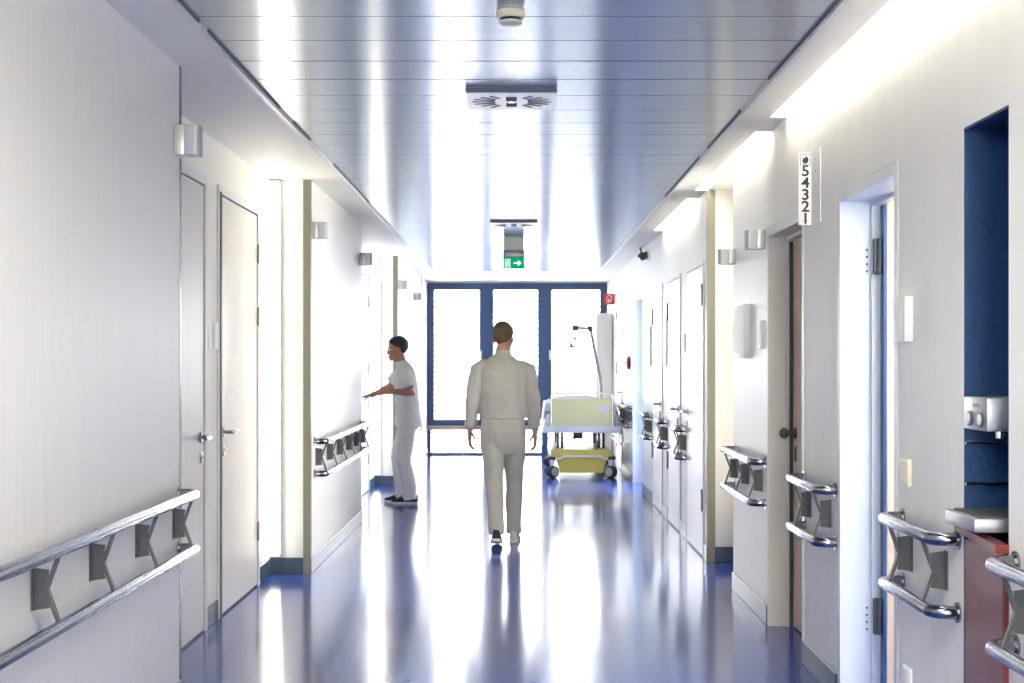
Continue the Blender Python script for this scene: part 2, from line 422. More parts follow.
obj('seal', MB().box(XR + .110, XR + .1295, 7.676, 7.6799, 0, 2.08), M['seal'], d)
kb = MB().cyl((XR + .13, 7.60, 1.05), (XR + .075, 7.60, 1.05), .012); kb.ell((XR + .067, 7.60, 1.05), (.026, .03, .03)); kb.cyl((XR + .13, 7.6, 1.05), (XR + .122, 7.6, 1.05), .03)
obj('door_knob', kb, M['bracket'], d, smooth=True)
kp = MB().box(XR + .122, XR + .13, 7.582, 7.618, .90, .98, .003)
obj('lock_plate', kp, M['bracket'], d)

d = deep_door(9, 5.095, 5.975, 2.10, 'frame', 'daylit', 'wood', 'wood veneer door standing open into the right room', 5.2, 1)
# leaf swung 90 degrees into the room, hinged on the far jamb
lf = MB().box(XR + .172, XR + .172 + .86, 5.885, 5.925, .01, 2.09, .002, 1)
obj('door_leaf', lf, M['wood'], d)
obj('leaf_edge', MB().box(XR + .1605, XR + .1715, 5.887, 5.945, .01, 2.09), M['blue'], d)
for z in (.37, 1.87):
    hb = MB().box(XR + .128, XR + .1598, 5.925, 5.9445, z - .075, z + .075, .003, 1)
    hb.cyl((XR + .152, 5.918, z - .075), (XR + .152, 5.918, z + .075), .011)
    for k in (-.06, -.03, 0, .03): hb.cyl((XR + .108, 5.9632, z + k), (XR + .108, 5.9600, z + k), .005, 10)
    obj('hinge', hb, M['bracket'], d, smooth=True)

d = deep_door(10, 15.48, 16.84, 2.165, 'frame', 'daylit', 'doorw', 'white door standing open in the far blue lit reveal', 15.6, 1)
obj('door_leaf', MB().box(XR + .175, XR + 1.3, 16.75, 16.79, .01, 2.15, .002, 1), M['doorw'], d)
obj('leaf_edge', MB().box(XR + .1605, XR + .1745, 16.752, 16.80, .01, 2.15), M['blue'], d)
for z in (.37, 1.87):
    hb = MB().cyl((XR + .15, 16.79, z - .07), (XR + .15, 16.79, z + .07), .012)
    obj('hinge', hb, M['bracket'], d, smooth=True)

# ------------------------------------------------------------------ handrails
def handrail(side, y0, y1, brs, label, far_end=True, near_end=True, group='steel double handrails on the walls'):
    """two bent steel pipes held by chevron brackets; side -1 left wall, +1 right wall"""
    xw = XL if side < 0 else XR; n = -side                 # n points into the corridor
    off = .078; xp = xw + n * off
    r = root('handrail', (xw, (y0 + y1) / 2, .64), label, 'handrail', group)
    for nm, z in (('upper_rail', .885), ('lower_rail', .66)):
        pts = []
        q = .05
        def arc(yc, sgn, rev):
            out = []
            for k in range(7):
                a = PI / 2 * k / 6
                out.append((xp - n * q * (1 - math.sin(a)), yc + sgn * q * math.cos(a), z))
            return out if not rev else out[::-1]
        P = []
        if near_end:
            P.append((xw, y0, z)); P += [(xp - n * q + n * q * math.sin(PI / 2 * k / 6), y0 + q - q * math.cos(PI / 2 * k / 6), z) for k in range(7)]
        else: P.append((xp, y0, z))
        if far_end:
            P += [(xp - n * q + n * q * math.cos(PI / 2 * k / 6), y1 - q + q * math.sin(PI / 2 * k / 6), z) for k in range(7)]; P.append((xw, y1, z))
        else: P.append((xp, y1, z))
        rl = obj(nm, MB().tube(P, .0205, 24), M['steel'], r, smooth=True)
        if near_end: obj('end_rose', MB().cyl((xw, y0, z), (xw + n * .006, y0, z), .032), M['steel'], rl, smooth=True)
        if far_end: obj('end_rose', MB().cyl((xw, y1, z), (xw + n * .006, y1, z), .032), M['steel'], rl, smooth=True)
    for yb in brs:
        zc = .7725
        out = [(xw, zc + .062), (xw + n * .050, zc + .055), (xw + n * .037, zc), (xw + n * .050, zc - .055), (xw, zc - .062)]
        mb = MB().prism(out, 'y', yb - .004, yb + .004)
        w = .011
        bar = [(xp - n * w / 2, .872), (xp + n * w / 2, .872), (xw + n * (.037 + w), zc), (xp + n * w / 2, .673), (xp - n * w / 2, .673), (xw + n * .036, zc)]
        mb.prism(bar, 'y', yb - .009, yb + .009)
        mb.box(min(xw, xw + n * .005), max(xw, xw + n * .005), yb - .016, yb + .016, zc - .062, zc + .062)
        obj('bracket', mb, M['bracket'], r)
    return r
S = .56
handrail(-1, -1.0, 5.95 - .06, [5.80 - S * k for k in range(0, 9)], 'long steel double handrail on the near left wall')
handrail(-1, 9.78, 12.66, [9.86, 10.44, 11.02, 11.6, 12.14, 12.6], 'steel double handrail on the left wall beside the person in profile')
handrail(1, -1.0, 3.86, [3.74 - S * k for k in range(0, 6)], 'steel double handrail cut off at the right edge of the photo')
handrail(1, 4.37, 5.0, [4.49, 4.89], 'short steel double handrail between the open door and the blue niche')
handrail(1, 6.06, 6.72, [6.16, 6.58], 'short steel double handrail below the number sign')
handrail(1, 7.77, 8.92, [7.9, 8.36, 8.8], 'steel double handrail below the white notice box')
handrail(1, 11.44, 11.80, [11.52, 11.72], 'short steel double handrail between the nearest two white doors')
handrail(1, 12.88, 13.28, [12.97, 13.19], 'short steel double handrail between the farther two white doors')
handrail(1, 14.36, 14.85, [14.45, 14.75], 'short steel double handrail before the far blue reveal')
handrail(1, 16.95, 18.4, [17.05, 17.4, 17.75, 18.1, 18.33], 'steel double handrail on the right wall beside the bed')

# ------------------------------------------------------------------ corridor call lamps
def call_lamp(side, y, z, hh, label):
    xw = XL if side < 0 else XR; n = -side
    r = root('call_lamp', (xw, y, z), label, 'wall lamp', 'square corridor lamps on the walls')
    a, b = xw, xw + n * .045
    obj('lamp_base', MB().box(min(a, b), max(a, b), y, y + .085, z, z + hh, .004), M['lampb'], r, smooth=True)
    # rounded lens: D-section in plan
    pts = [(b, y + .002)]
    for k in range(9):
        t_ = PI / 2 * k / 8
        pts.append((b + n * (.04 + .02 * math.sin(t_)), y + .002 + .02 * (1 - math.cos(t_))))
    pts += [(b + n * .06, y + .063)]
    for k in range(5):
        t_ = PI / 2 * k / 4
        pts.append((b + n * (.04 + .02 * math.cos(t_)), y + .063 + .02 * math.sin(t_)))
    pts += [(b, y + .083)]
    obj('lens_cover', MB().prism(pts, 'z', z + .002, z + hh - .002), M['lens'], r, smooth=True)
call_lamp(-1, 5.80, 2.275, .125, 'grey square call lamp at the end of the near left wall')
call_lamp(-1, 9.66, 2.27, .115, 'grey square call lamp beside the left steel corner guard')
call_lamp(-1, 12.6, 2.285, .115, 'grey square call lamp at the far end of the middle left wall')
call_lamp(-1, 16.62, 2.28, .105, 'small grey call lamp on the far left wall above the person in profile')
call_lamp(-1, 19.1, 2.26, .10, 'small grey call lamp nearest the left window')
call_lamp(1, 7.8, 2.05, .108, 'grey square call lamp above the notice box, beside the brown door')
call_lamp(1, 8.86, 2.04, .095, 'grey square call lamp at the alcove corner on the right')

# vertical corner light strips in the two left recesses
def light_strip(y, label):
    r = root('wall_light', (XREC + .05, y, .12), label, 'wall light', 'vertical light strips in the left recesses')
    x0, x1 = XREC + .004, XREC + .075
    obj('housing', MB().box(x0, x1, y - .03, y - .001, .125, 2.65, .002, 1), M['frame'], r)
    obj('diffuser', MB().box(x0 + .005, x1 - .005, y - .042, y - .0305, .13, 2.62, .003), M['lamp'], r)
    obj('end_cap', MB().box(x0, x1, y - .044, y - .001, 2.6505, 2.6595), M['post'], r)
light_strip(9.588, 'tall glowing light strip in the corner beside the laminate door')
light_strip(16.488, 'tall glowing light strip in the far left recess corner')

# wall washer luminaires along the right wall top
def washer(y0, y1, label):
    r = root('linear_light', (1.30, (y0 + y1) / 2, 2.72), label, 'ceiling light', 'wall washer lights in the right soffit slot')
    obj('housing', MB().box(1.264, 1.325, y0, y1, 2.735, 2.7595, .001, 1), M['frame'], r)
    obj('diffuser', MB().box(1.268, 1.322, y0 + .01, y1 - .01, 2.728, 2.7349), M['wash'], r)
for a, b, l in ((-4.9, -1.0, None), (-.9, 3.0, None), (3.1, 7.1, 'bright wall washer light above the number sign and open door'),
                (7.62, 10.18, 'wall washer light above the notice box'), (10.72, 13.28, 'wall washer light above the three white doors')):
    washer(a, b, l or 'wall washer light in the right soffit slot nearest the camera')
def fill_panel(y):  # added lamps out of view that brighten the near walls
    r = root('ceiling_fill_panel', (0, y, 2.66), 'added flat ceiling fill panel out of view', 'ceiling light', 'added ceiling fill panels out of view')
    obj('frame', MB().box(-.62, .62, y - .32, y + .32, 2.65, 2.667, .003), M['frame'], r)
    obj('diffuser', MB().box(-.59, .59, y - .29, y + .29, 2.644, 2.6498), M['fill_lamp'], r)
for y in (-4.6, -2.0, .4, 2.6): fill_panel(y)

# ------------------------------------------------------------------ ceiling things
def vent(y, label):
    x0 = -.03 - .0; w = .205; xc = -.045 + .0
    xc = -.035 if y < 8 else -.045
    r = root('ceiling_vent', (xc, y, 2.64), label, 'air vent', 'swirl air vents in the ceiling')
    obj('faceplate', MB().box(xc - w, xc + w, y - w, y + w, 2.641, 2.667, .003), M['plastic'], r)
    obj('edge_strip', MB().box(xc - w - .002, xc + w + .002, y - w - .004, y - w - .0005, 2.645, 2.667), M['navy'], r)
    for sx in (-1, 1):
        for k in range(7):
            a = (k - 3) * .33
            r0, r1 = .075 + .008 * abs(k - 3), (.185, .182, .176, .172)[abs(k - 3)]
            ca, sa = math.cos(a), math.sin(a)
            p = lambda rr, ww: (xc + sx * (rr * ca - ww * sa), y + rr * sa * 1.0 + ww * ca)
            h = .0065
            obj('slot', MB().prism([p(r0, -h), p(r1, -h), p(r1, h), p(r0, h)], 'z', 2.6395, 2.6415), M['dark'], r)
    for s in (-1, 1):
        obj('slot', MB().box(xc - .025, xc + .025, y + s * .075 - .045, y + s * .075 + .045, 2.6395, 2.6415), M['dark'], r)
    obj('screw', MB().cyl((xc, y, 2.6415), (xc, y, 2.638), .014), M['steel'], r, smooth=True)
vent(6.62, 'square white air vent nearest, behind the smoke detector')
vent(12.6, 'square white air vent farther off, before the exit sign')

r = root('smoke_detector', (-.03, 4.98, 2.59), 'round cream smoke detector on the metal ceiling', 'smoke detector')
obj('mount', MB().lathe((-.03, 4.98, 0), [(.046, 2.669), (.046, 2.664), (.044, 2.6625)]), M['lampb'], r, smooth=True)
obj('body', MB().lathe((-.03, 4.98, 0), [(.044, 2.662), (.051, 2.658), (.052, 2.644), (.047, 2.634), (.039, 2.6325)]), M['cream'], r, smooth=True)
obj('sensor_slot', MB().lathe((-.03, 4.98, 0), [(.036, 2.6324), (.036, 2.625)]), M['dark'], r, smooth=True)
obj('cap', MB().lathe((-.03, 4.98, 0), [(.034, 2.6248), (.042, 2.623), (.041, 2.616), (.030, 2.610), (.001, 2.609)]), M['cream'], r, smooth=True)

# exit sign
ye = 14.05; xc = -.052
r = root('exit_sign', (xc, ye, 2.35), 'green exit sign with white running figure and arrow, hanging from the ceiling', 'exit sign')
obj('ceiling_housing', MB().box(xc - .100, xc + .100, ye + .0, ye + .08, 2.53, 2.667, .004), M['clear'], r)
obj('lamp_housing', MB().box(xc - .107, xc + .107, ye - .02, ye + .1, 2.465, 2.5295, .006), M['alu'], r, smooth=True)
obj('sign_panel', MB().box(xc - .105, xc + .105, ye + .02, ye + .045, 2.352, 2.4645, .002, 1), M['green_lit'], r)
for s in (-1, 1):
    obj('wing', MB().box(min(xc + s * .1055, xc + s * .16), max(xc + s * .1055, xc + s * .16), ye + .028, ye + .036, 2.362, 2.374), M['bracket'], r)
pf = ye + .0199
ar = MB().prism([(xc + .0, 2.402), (xc + .052, 2.402), (xc + .034, 2.384), (xc + .048, 2.384), (xc + .080, 2.409), (xc + .048, 2.434), (xc + .034, 2.434), (xc + .052, 2.416), (xc + .0, 2.416)], 'y', pf - .002, pf)
obj('arrow', ar, M['white_lit'], r)
fig = MB().box(xc - .09, xc - .03, pf - .0012, pf, 2.366, 2.371)
fig.prism([(xc - .086, 2.371), (xc - .086, 2.448), (xc - .034, 2.448), (xc - .034, 2.371), (xc - .040, 2.371), (xc - .040, 2.442), (xc - .080, 2.442), (xc - .080, 2.371)], 'y', pf - .0012, pf)
fig.cyl((xc - .056, pf, 2.431), (xc - .056, pf - .0016, 2.431), .007, 14)
fig.prism([(xc - .068, 2.421), (xc - .052, 2.423), (xc - .044, 2.412), (xc - .052, 2.408), (xc - .056, 2.400), (xc - .044, 2.390), (xc - .046, 2.376), (xc - .051, 2.376), (xc - .051, 2.387), (xc - .063, 2.395), (xc - .074, 2.378), (xc - .079, 2.382), (xc - .068, 2.402), (xc - .066, 2.412), (xc - .074, 2.408), (xc - .076, 2.413)], 'y', pf - .0016, pf)
obj('running_figure', fig, M['white_lit'], r)

# ------------------------------------------------------------------ wall plates and boards
def plate(side, xw, y0, y1, z0, z1, label, m='plastic', dep=.02, group='small white wall plates', face=None):
    n = -side
    r = root('wall_plate', (xw, (y0 + y1) / 2, z0), label, 'wall plate', group)
    a, b = xw, xw + n * dep
    obj('cover', MB().box(min(a, b), max(a, b), y0, y1, z0, z1, .003), M[m], r, smooth=True)
    c = xw + n * (dep + .0015)
    iy = (y1 - y0) * .18; iz = (z1 - z0) * .1
    obj('insert', MB().box(min(b, c), max(b, c), y0 + iy, y1 - iy, z0 + iz, z1 - iz, .0006, 1), M[face or 'white'], r)
plate(1, XR, 4.87, 5.03, 1.50, 1.655, 'white wall panel between the open door and the blue niche', dep=.03)
plate(1, XR, 4.885, 4.985, 1.0, 1.095, 'small cream light switch below the white wall panel', m='cream', face='cream', group='light switches and sockets', dep=.016)
plate(1, XR, 4.88, 4.97, .30, .375, 'white socket low on the wall beside the open door', group='light switches and sockets', dep=.012)
plate(1, XR, 7.80, 7.96, 1.505, 1.66, 'small white wall plate right of the notice box, by the brown door', dep=.014)
plate(1, XR, 8.83, 8.93, 1.505, 1.655, 'small white wall plate left of the notice box, by the alcove', dep=.014)
plate(1, XR, 11.46, 11.66, 1.51, 1.66, 'small white wall plate between the nearest two white doors', dep=.014)
plate(-1, XREC, 7.60, 7.73, 1.50, 1.65, 'white wall plate between the left doors, nearer one', dep=.014)
plate(-1, XREC, 7.765, 7.885, 1.50, 1.65, 'white wall plate between the left doors, farther one', dep=.014)
def board(y0, y1, z0, z1, dep, label, lines=5):
    r = root('notice_box', (XR, (y0 + y1) / 2, z0), label, 'notice board', 'notice boards on the right wall')
    obj('case', MB().box(XR - dep, XR, y0, y1, z0, z1, .003), M['frame'], r, smooth=True)
    obj('sheet', MB().box(XR - dep - .0016, XR - dep - .0002, y0 + .02, y1 - .02, z0 + .02, z1 - .02), M['white'], r)
board(8.30, 8.72, 1.455, 1.77, .035, 'white notice box on the right wall above the handrail')
board(12.9, 13.26, 1.385, 1.83, .012, 'thin white notice board between the farther two white doors')
board(14.5, 14.95, 1.385, 1.80, .012, 'thin white notice board before the far blue reveal')

# fire-brigade number sign: flag face plus wall flange
ys = 6.55
r = root('number_sign', (XR, ys, 2.06), 'white flag sign reading 54321 with a flame symbol', 'sign')
obj('flag_plate', MB().box(XR - .062, XR, ys, ys + .004, 2.06, 2.392), M['white'], r)
obj('wall_flange', MB().box(XR - .004, XR, ys - .19, ys, 2.06, 2.392), M['plastic'], r)
for z in (2.09, 2.16, 2.23, 2.30, 2.35):
    obj('screw', MB().cyl((XR - .004, ys - .1, z), (XR - .0065, ys - .1, z), .006, 10), M['lampb'], r)
def text_mesh(ch, size):
    cu = bpy.data.curves.new('tmp', 'FONT'); cu.body = ch; cu.size = size; cu.extrude = .0006; cu.align_x = 'CENTER'; cu.offset = .0016
    o = bpy.data.objects.new('tmp', cu); COL.objects.link(o)
    me = bpy.data.meshes.new_from_object(o.evaluated_get(bpy.context.evaluated_depsgraph_get()))
    bpy.data.objects.remove(o); bpy.data.curves.remove(cu)
    mb = MB(); mb.bm.from_mesh(me); bpy.data.meshes.remove(me); return mb
for k, ch in enumerate('54321'):
    mb = text_mesh(ch, .083)
    mb.xf(Matrix.Translation((XR - .031, ys - .0012, 2.287 - k * .0547)) @ Matrix.Rotation(PI / 2, 4, 'X') @ Matrix.Diagonal((.92, .84, 1, 1)))
    obj('digit', mb, M['black'], r)
fb = MB()
fx, fz = XR - .031, 2.363
for a in ((-.024, -.024, .024, -.0215), (-.024, .0215, .024, .024), (-.024, -.0215, -.0215, .0215), (.0215, -.0215, .024, .0215)):
    fb.box(fx + a[0], fx + a[2], ys - .0012, ys - .0001, fz + a[1], fz + a[3])
obj('symbol_border', fb, M['black'], r)
fl = [(-.008, -.019), (-.015, -.008), (-.013, .002), (-.006, .010), (-.004, .003), (.002, .019), (.008, .009), (.010, .013), (.015, .000), (.013, -.011), (.006, -.019)]
obj('flame_symbol', MB().prism([(fx + a, fz + b) for a, b in fl], 'y', ys - .0014, ys - .0001), M['black'], r)

# small black wall device near the ceiling
r = root('wall_speaker', (XR, 15.1, 2.5), 'small black device high on the far right wall', 'wall device')
obj('mount', MB().box(XR - .02, XR, 15.08, 15.14, 2.53, 2.60, .004), M['black'], r)
obj('arm', MB().tube([(XR - .02, 15.1, 2.57), (XR - .05, 15.06, 2.58), (XR - .07, 15.02, 2.64)], .011), M['black'], r, smooth=True)
obj('head', MB().cyl((XR - .05, 15.12, 2.545), (XR - .05, 14.98, 2.545), .042).cyl((XR - .05, 14.985, 2.545), (XR - .05, 14.96, 2.545), .034), M['black'], r, smooth=True)
# dark red oval unit
r = root('alarm_unit', (XR, 17.3, 1.34), 'dark red oval alarm unit on the far right wall', 'alarm')
obj('body', MB().ell((XR - .012, 17.3, 1.42), (.04, .09, .085)), M['oval'], r, smooth=True)
obj('backplate', MB().box(XR - .01, XR, 17.23, 17.37, 1.35, 1.49, .003), M['signred'], r)

# red hose sign (flag)
ys2 = 20.1
r = root('hose_sign', (XR, ys2, 2.24), 'red square sign with white hose symbol near the right window', 'sign')
obj('plate', MB().box(XR - .15, XR - .001, ys2, ys2 + .012, 2.24, 2.395, .002, 1), M['signred'], r)
cx, cz = XR - .075, 2.318
hose = [(cx + .035 * math.cos(t_), ys2 - .001, cz + .015 + .038 * math.sin(t_)) for t_ in [(-.55 + k * .14) * PI for k in range(12)]]
hose += [(cx - .03, ys2 - .001, cz - .055)]
obj('hose_symbol', MB().tube(hose, .0055, 8).tube([(cx - .008, ys2 - .001, cz + .01), (cx - .008, ys2 - .001, cz - .058), (cx + .03, ys2 - .001, cz - .03)], .0055, 8), M['white'], r)

# ------------------------------------------------------------------ dispenser and bin in the niche
r = root('water_dispenser', (1.42, 4.2, 1.22), 'steel control box with two round buttons in the blue niche', 'dispenser')
obj('body', MB().box(1.345, 1.60, 4.09, 4.305, 1.229, 1.327, .006), M['alu'], r, smooth=True)
for yy in (4.135, 4.235):
    b = MB().cyl((1.345, yy, 1.262), (1.338, yy, 1.262), .022, 24)
    bo = obj('button', b, M['bracket'], r, smooth=True)
    obj('button_face', MB().cyl((1.338, yy, 1.262), (1.336, yy, 1.262), .016, 24), M['bedw'], bo, smooth=True)
obj('display', MB().box(1.3438, 1.345, 4.16, 4.21, 1.297, 1.308), M['bracket'], r)
for xx in (1.42, 1.5): obj('spout', MB().cyl((xx, 4.2, 1.2285), (xx, 4.2, 1.205), .012), M['chrome'], r, smooth=True)
r = root('drip_tray', (1.42, 4.17, .94), 'steel drip tray jutting from the blue niche above the maroon bin', 'tray')
obj('tray', MB().box(1.29, 1.60, 4.03, 4.309, .945, .985, .004), M['alu'], r, smooth=True)
g = MB()
for k in range(9): g.box(1.31, 1.58, 4.05 + k * .028, 4.062 + k * .028, .985, .990)
obj('grille', g, M['bracket'], r)
for z, l in ((1.185, 'upper'), (1.06, 'lower')):
    pts = [(1.352 + .25 * k / 12, 4.304, z + .002 * math.sin(k * 1.3)) for k in range(13)]
    tag(obj('chrome_hose', MB().tube(pts, .0065, 8), M['chrome'], smooth=True), '%s thin chrome hose across the blue niche' % l, 'hose', 'chrome hoses in the niche')
r = root('waste_bin', (1.45, 4.1, 0), 'maroon waste bin standing in the blue niche', 'bin')
obj('body', MB().box(1.336, 1.62, 3.9245, 4.265, .0, .90, .004), M['red'], r)
obj('side_edge', MB().box(1.338, 1.349, 3.9202, 3.9243, .0, .90), M['orange'], r)
obj('lid', MB().prism([(4.285, .942), (4.285, .922), (4.1, .912), (3.95, .904), (3.918, .904), (3.918, .925), (4.1, .934)], 'x', 1.312, 1.349), M['red'], r)
obj('lid_edge', MB().box(1.311, 1.349, 3.9135, 3.9178, .903, .926), M['orange'], r)

# ------------------------------------------------------------------ end windows
yw = YEND
def win(n, x0, x1, label, lo=False, hy=None):
    r = root('window_%d' % n, ((x0 + x1) / 2, yw, .04), label, 'window', None, 'structure')
    z0, z1 = .50, 2.645
    f = MB(); w = .055
    f.box(x0, x0 + w, yw - .03, yw + .05, .0, z1).box(x1 - w, x1, yw - .03, yw + .05, .0, z1)
    f.box(x0 + w, x1 - w, yw - .03, yw + .05, z1 - w, z1).box(x0 + w, x1 - w, yw - .03, yw + .05, z0 - .12, z0 - .03)
    f.box(x0 + w, x1 - w, yw - .03, yw + .05, 0, .035)
    obj('window_frame', f, M['blue'], r)
    s = MB(); a, b = x0 + w, x1 - w; q = .052
    s.box(a, a + q, yw - .05, yw + .01, z0 - .03, z1 - w).box(b - q, b, yw - .05, yw + .01, z0 - .03, z1 - w)
    s.box(a + q, b - q, yw - .05, yw + .01, z1 - w - q, z1 - w).box(a + q, b - q, yw - .05, yw + .01, z0 - .03, z0 + .045)
    sh = obj('sash', s, M['blue'], r)
    obj('pane', MB().box(a + q, b - q, yw - .02, yw - .012, z0 + .045, z1 - w - q), M['glass'], sh)
    obj('lower_pane', MB().box(x0 + w, x1 - w, yw + .0, yw + .008, .035, z0 - .12), M['glass'], r)
    if hy is not None:
        h = MB().box(hy - .014, hy + .014, yw - .06, yw - .05, 1.47, 1.61, .003).tube([(hy, yw - .06, 1.57), (hy, yw - .09, 1.57), (hy, yw - .095, 1.55), (hy, yw - .095, 1.46)], .009)
        obj('window_handle', h, M['plastic'], r, smooth=True)
win(1, XL, -.50, 'left blue framed window at the corridor end', hy=-.585)
win(2, -.50, .395, 'middle blue framed window at the corridor end', hy=None)
win(3, .395, XR, 'right blue framed window at the corridor end', hy=.475)
# lower hand bar in front of the windows
struct('trim_10', MB().box(XL + .012, .55, yw - .1, yw - .052, .385, .455, .006), M['rail_wood'], 'pale wooden rail across the foot of the end windows', 'trim')
struct('wall_end', MB().box(-2.0, 1.9, yw - .02, yw + .1, 2.646, 2.80), M['soffit'])
# outside blinds
for k, (x0, x1) in enumerate(((XL + .03, -.51), (-.49, .385), (.405, XR - .03))):
    b = MB()
    z = .06
    while z < 2.62:
        b.prism([(yw + .16, z), (yw + .163, z + .002), (yw + .235, z + .036), (yw + .232, z + .034)], 'x', x0, x1)
        z += .085
    for xx in (x0 + .12, x1 - .12): b.box(xx - .001, xx + .001, yw + .15, yw + .152, .04, 2.62)
    tag(obj('window_blind', b, M['slat']), 'white slatted blind outside the %s end window' % ('left', 'middle', 'right')[k], 'blind', 'white blinds outside the end windows')

# tall white cabinet at the end right
r = root('tall_cabinet', (1.235, 21.0, 0), 'tall white cabinet between the bed and the right window', 'cabinet')
obj('body', MB().box(1.125, XR - .01, 20.4, 21.78, .0, 2.13, .02, 3), M['plastic'], r, smooth=True)
obj('door', MB().box(1.112, 1.1248, 20.42, 21.08, .08, 2.09, .003), M['doorw'], r)
obj('door', MB().box(1.112, 1.1248, 21.09, 21.76, .08, 2.09, .003), M['doorw'], r)

# ------------------------------------------------------------------ hospital bed
bx, y0 = .775, 17.45
bed = root('hospital_bed', (bx, 18.5, 0), 'hospital bed with pale yellow end board and mustard base by the right wall', 'bed')
fbd = obj('end_board', MB().box(bx - .365, bx + .365, y0, y0 + .035, .645, .978, .008), M['yellow'], bed, smooth=True)
obj('name_card', MB().box(bx + .20, bx + .325, y0 - .004, y0 - .0002, .815, .895), M['white'], fbd)
fr = MB()
P = [(bx - .375, y0 + .018, .60), (bx - .375, y0 + .018, 1.03), (bx - .365, y0 + .018, 1.045), (bx + .365, y0 + .018, 1.045), (bx + .375, y0 + .018, 1.03), (bx + .375, y0 + .018, .60)]
obj('board_rail', fr.tube(P, .011).tube([(bx - .37, y0 + .018, 1.0), (bx + .37, y0 + .018, 1.0)], .006), M['chrome'], bed, smooth=True)
hb = obj('head_board', MB().box(bx - .39, bx + .39, 19.6, 19.635, .645, .92, .01), M['yellow'], bed, smooth=True)
fm = MB().box(bx - .485, bx + .475, y0 - .01, y0 + .06, .56, .645, .01)
for s in (-1, 1): fm.box(bx + s * .45 - .03, bx + s * .45 + .03, y0 + .06, 19.6, .57, .64, .006)
fm.box(bx - .42, bx + .42, y0 + .06, 19.6, .585, .63)
fm.box(bx - .485, bx + .475, 19.6, 19.66, .56, .645, .01)
obj('bed_frame', fm, M['bedw'], bed, smooth=True)
obj('mattress', MB().box(bx - .44, bx + .44, y0 + .07, 19.58, .648, .80, .04, 4), M['sheet'], bed, smooth=True)
for yy in (17.95, 19.1):
    for s in (-1, 1):
        obj('lift_column', MB().box(bx + s * .26 - .045, bx + s * .26 + .045, yy - .05, yy + .05, .30, .585, .006), M['navy'], bed, smooth=True)
        obj('column_sleeve', MB().box(bx + s * .26 - .012, bx + s * .26 + .012, yy - .056, yy - .0505, .32, .58), M['steel'], bed)
obj('motor', MB().box(bx - .09, bx + .03, 17.9, 18.2, .46, .56, .01), M['black'], bed, smooth=True)
cab = [(bx - .14 + .02 * k, 17.86, .55 - .045 * k + .004 * k * k) for k in range(9)]
obj('cable', MB().tube(cab, .007, 8), M['black'], bed, smooth=True)
ch = MB().prism([(bx - .385, .26), (bx - .385, .32), (bx - .30, .345), (bx + .30, .345), (bx + .385, .32), (bx + .385, .26), (bx + .30, .20), (bx + .27, .06), (bx - .27, .06), (bx - .30, .20)], 'y', y0 + .12, 19.45)
obj('base_cover', ch, M['mustard'], bed)
obj('cover_panel', MB().box(bx - .275, bx + .275, y0 + .1, y0 + .1198, .07, .235, .004), M['mustard'], bed)
pb = [(bx - .33, y0 + .1, .245), (bx - .28, y0 + .04, .235), (bx - .22, y0 + .04, .27), (bx + .22, y0 + .04, .27), (bx + .28, y0 + .04, .235), (bx + .33, y0 + .1, .245)]
obj('brake_bar', MB().tube(pb, .015), M['bedw'], bed, smooth=True)
for s in (-1, 1):
    obj('bumper', MB().box(bx + s * .37 - .045, bx + s * .37 + .045, y0 + .07, y0 + .16, .225, .262, .006), M['black'], bed, smooth=True)
    for yy in (y0 + .12, 19.4):
        c = obj('castor', MB().box(bx + s * .36 - .022, bx + s * .36 + .022, yy - .02, yy + .06, .11, .26, .006), M['bedw'], bed, smooth=True)
        x_ = bx + s * .36
        obj('wheel', MB().loft([(x_ - .045, yy, .075), (x_ - .036, yy, .075), (x_ + .036, yy, .075), (x_ + .045, yy, .075)], [.064, .075, .075, .064], ref=(0, 1, 0), n=24, cap=False).xf(Matrix.Translation((x_, yy, 0)) @ Matrix.Rotation(s * .35 + (.5 if s > 0 else -.55), 4, 'Z') @ Matrix.Translation((-x_, -yy, 0))), M['rubber'], c, smooth=True)
        obj('wheel_hub', MB().cyl((x_ - .049, yy, .075), (x_ + .049, yy, .075), .055, 24).xf(Matrix.Translation((x_, yy, 0)) @ Matrix.Rotation(s * .35 + (.5 if s > 0 else -.55), 4, 'Z') @ Matrix.Translation((-x_, -yy, 0))), M['hub'], c, smooth=True)
    # lowered side rail
    xs = bx + s * .495
    sr = MB()
    for z in (.40, .475, .545): sr.tube([(xs, 17.7, z), (xs, 19.3, z)], .011)
    for yy in (17.72, 18.5, 19.28): sr.box(xs - .008, xs + .008, yy - .02, yy + .02, .39, .60)
    obj('side_rail', sr, M['steel'], bed, smooth=True)
hs = MB().box(1.275, 1.30, 17.55, 17.62, .44, .52, .006).tube([(1.25, 17.6, .60), (1.283, 17.6, .57), (1.286, 17.6, .52)], .008).tube([(1.286, 17.6, .44), (1.27, 17.62, .40), (1.24, 17.7, .43), (1.26, 17.8, .55)], .006)
obj('hand_control', hs, M['hub'], bed, smooth=True)
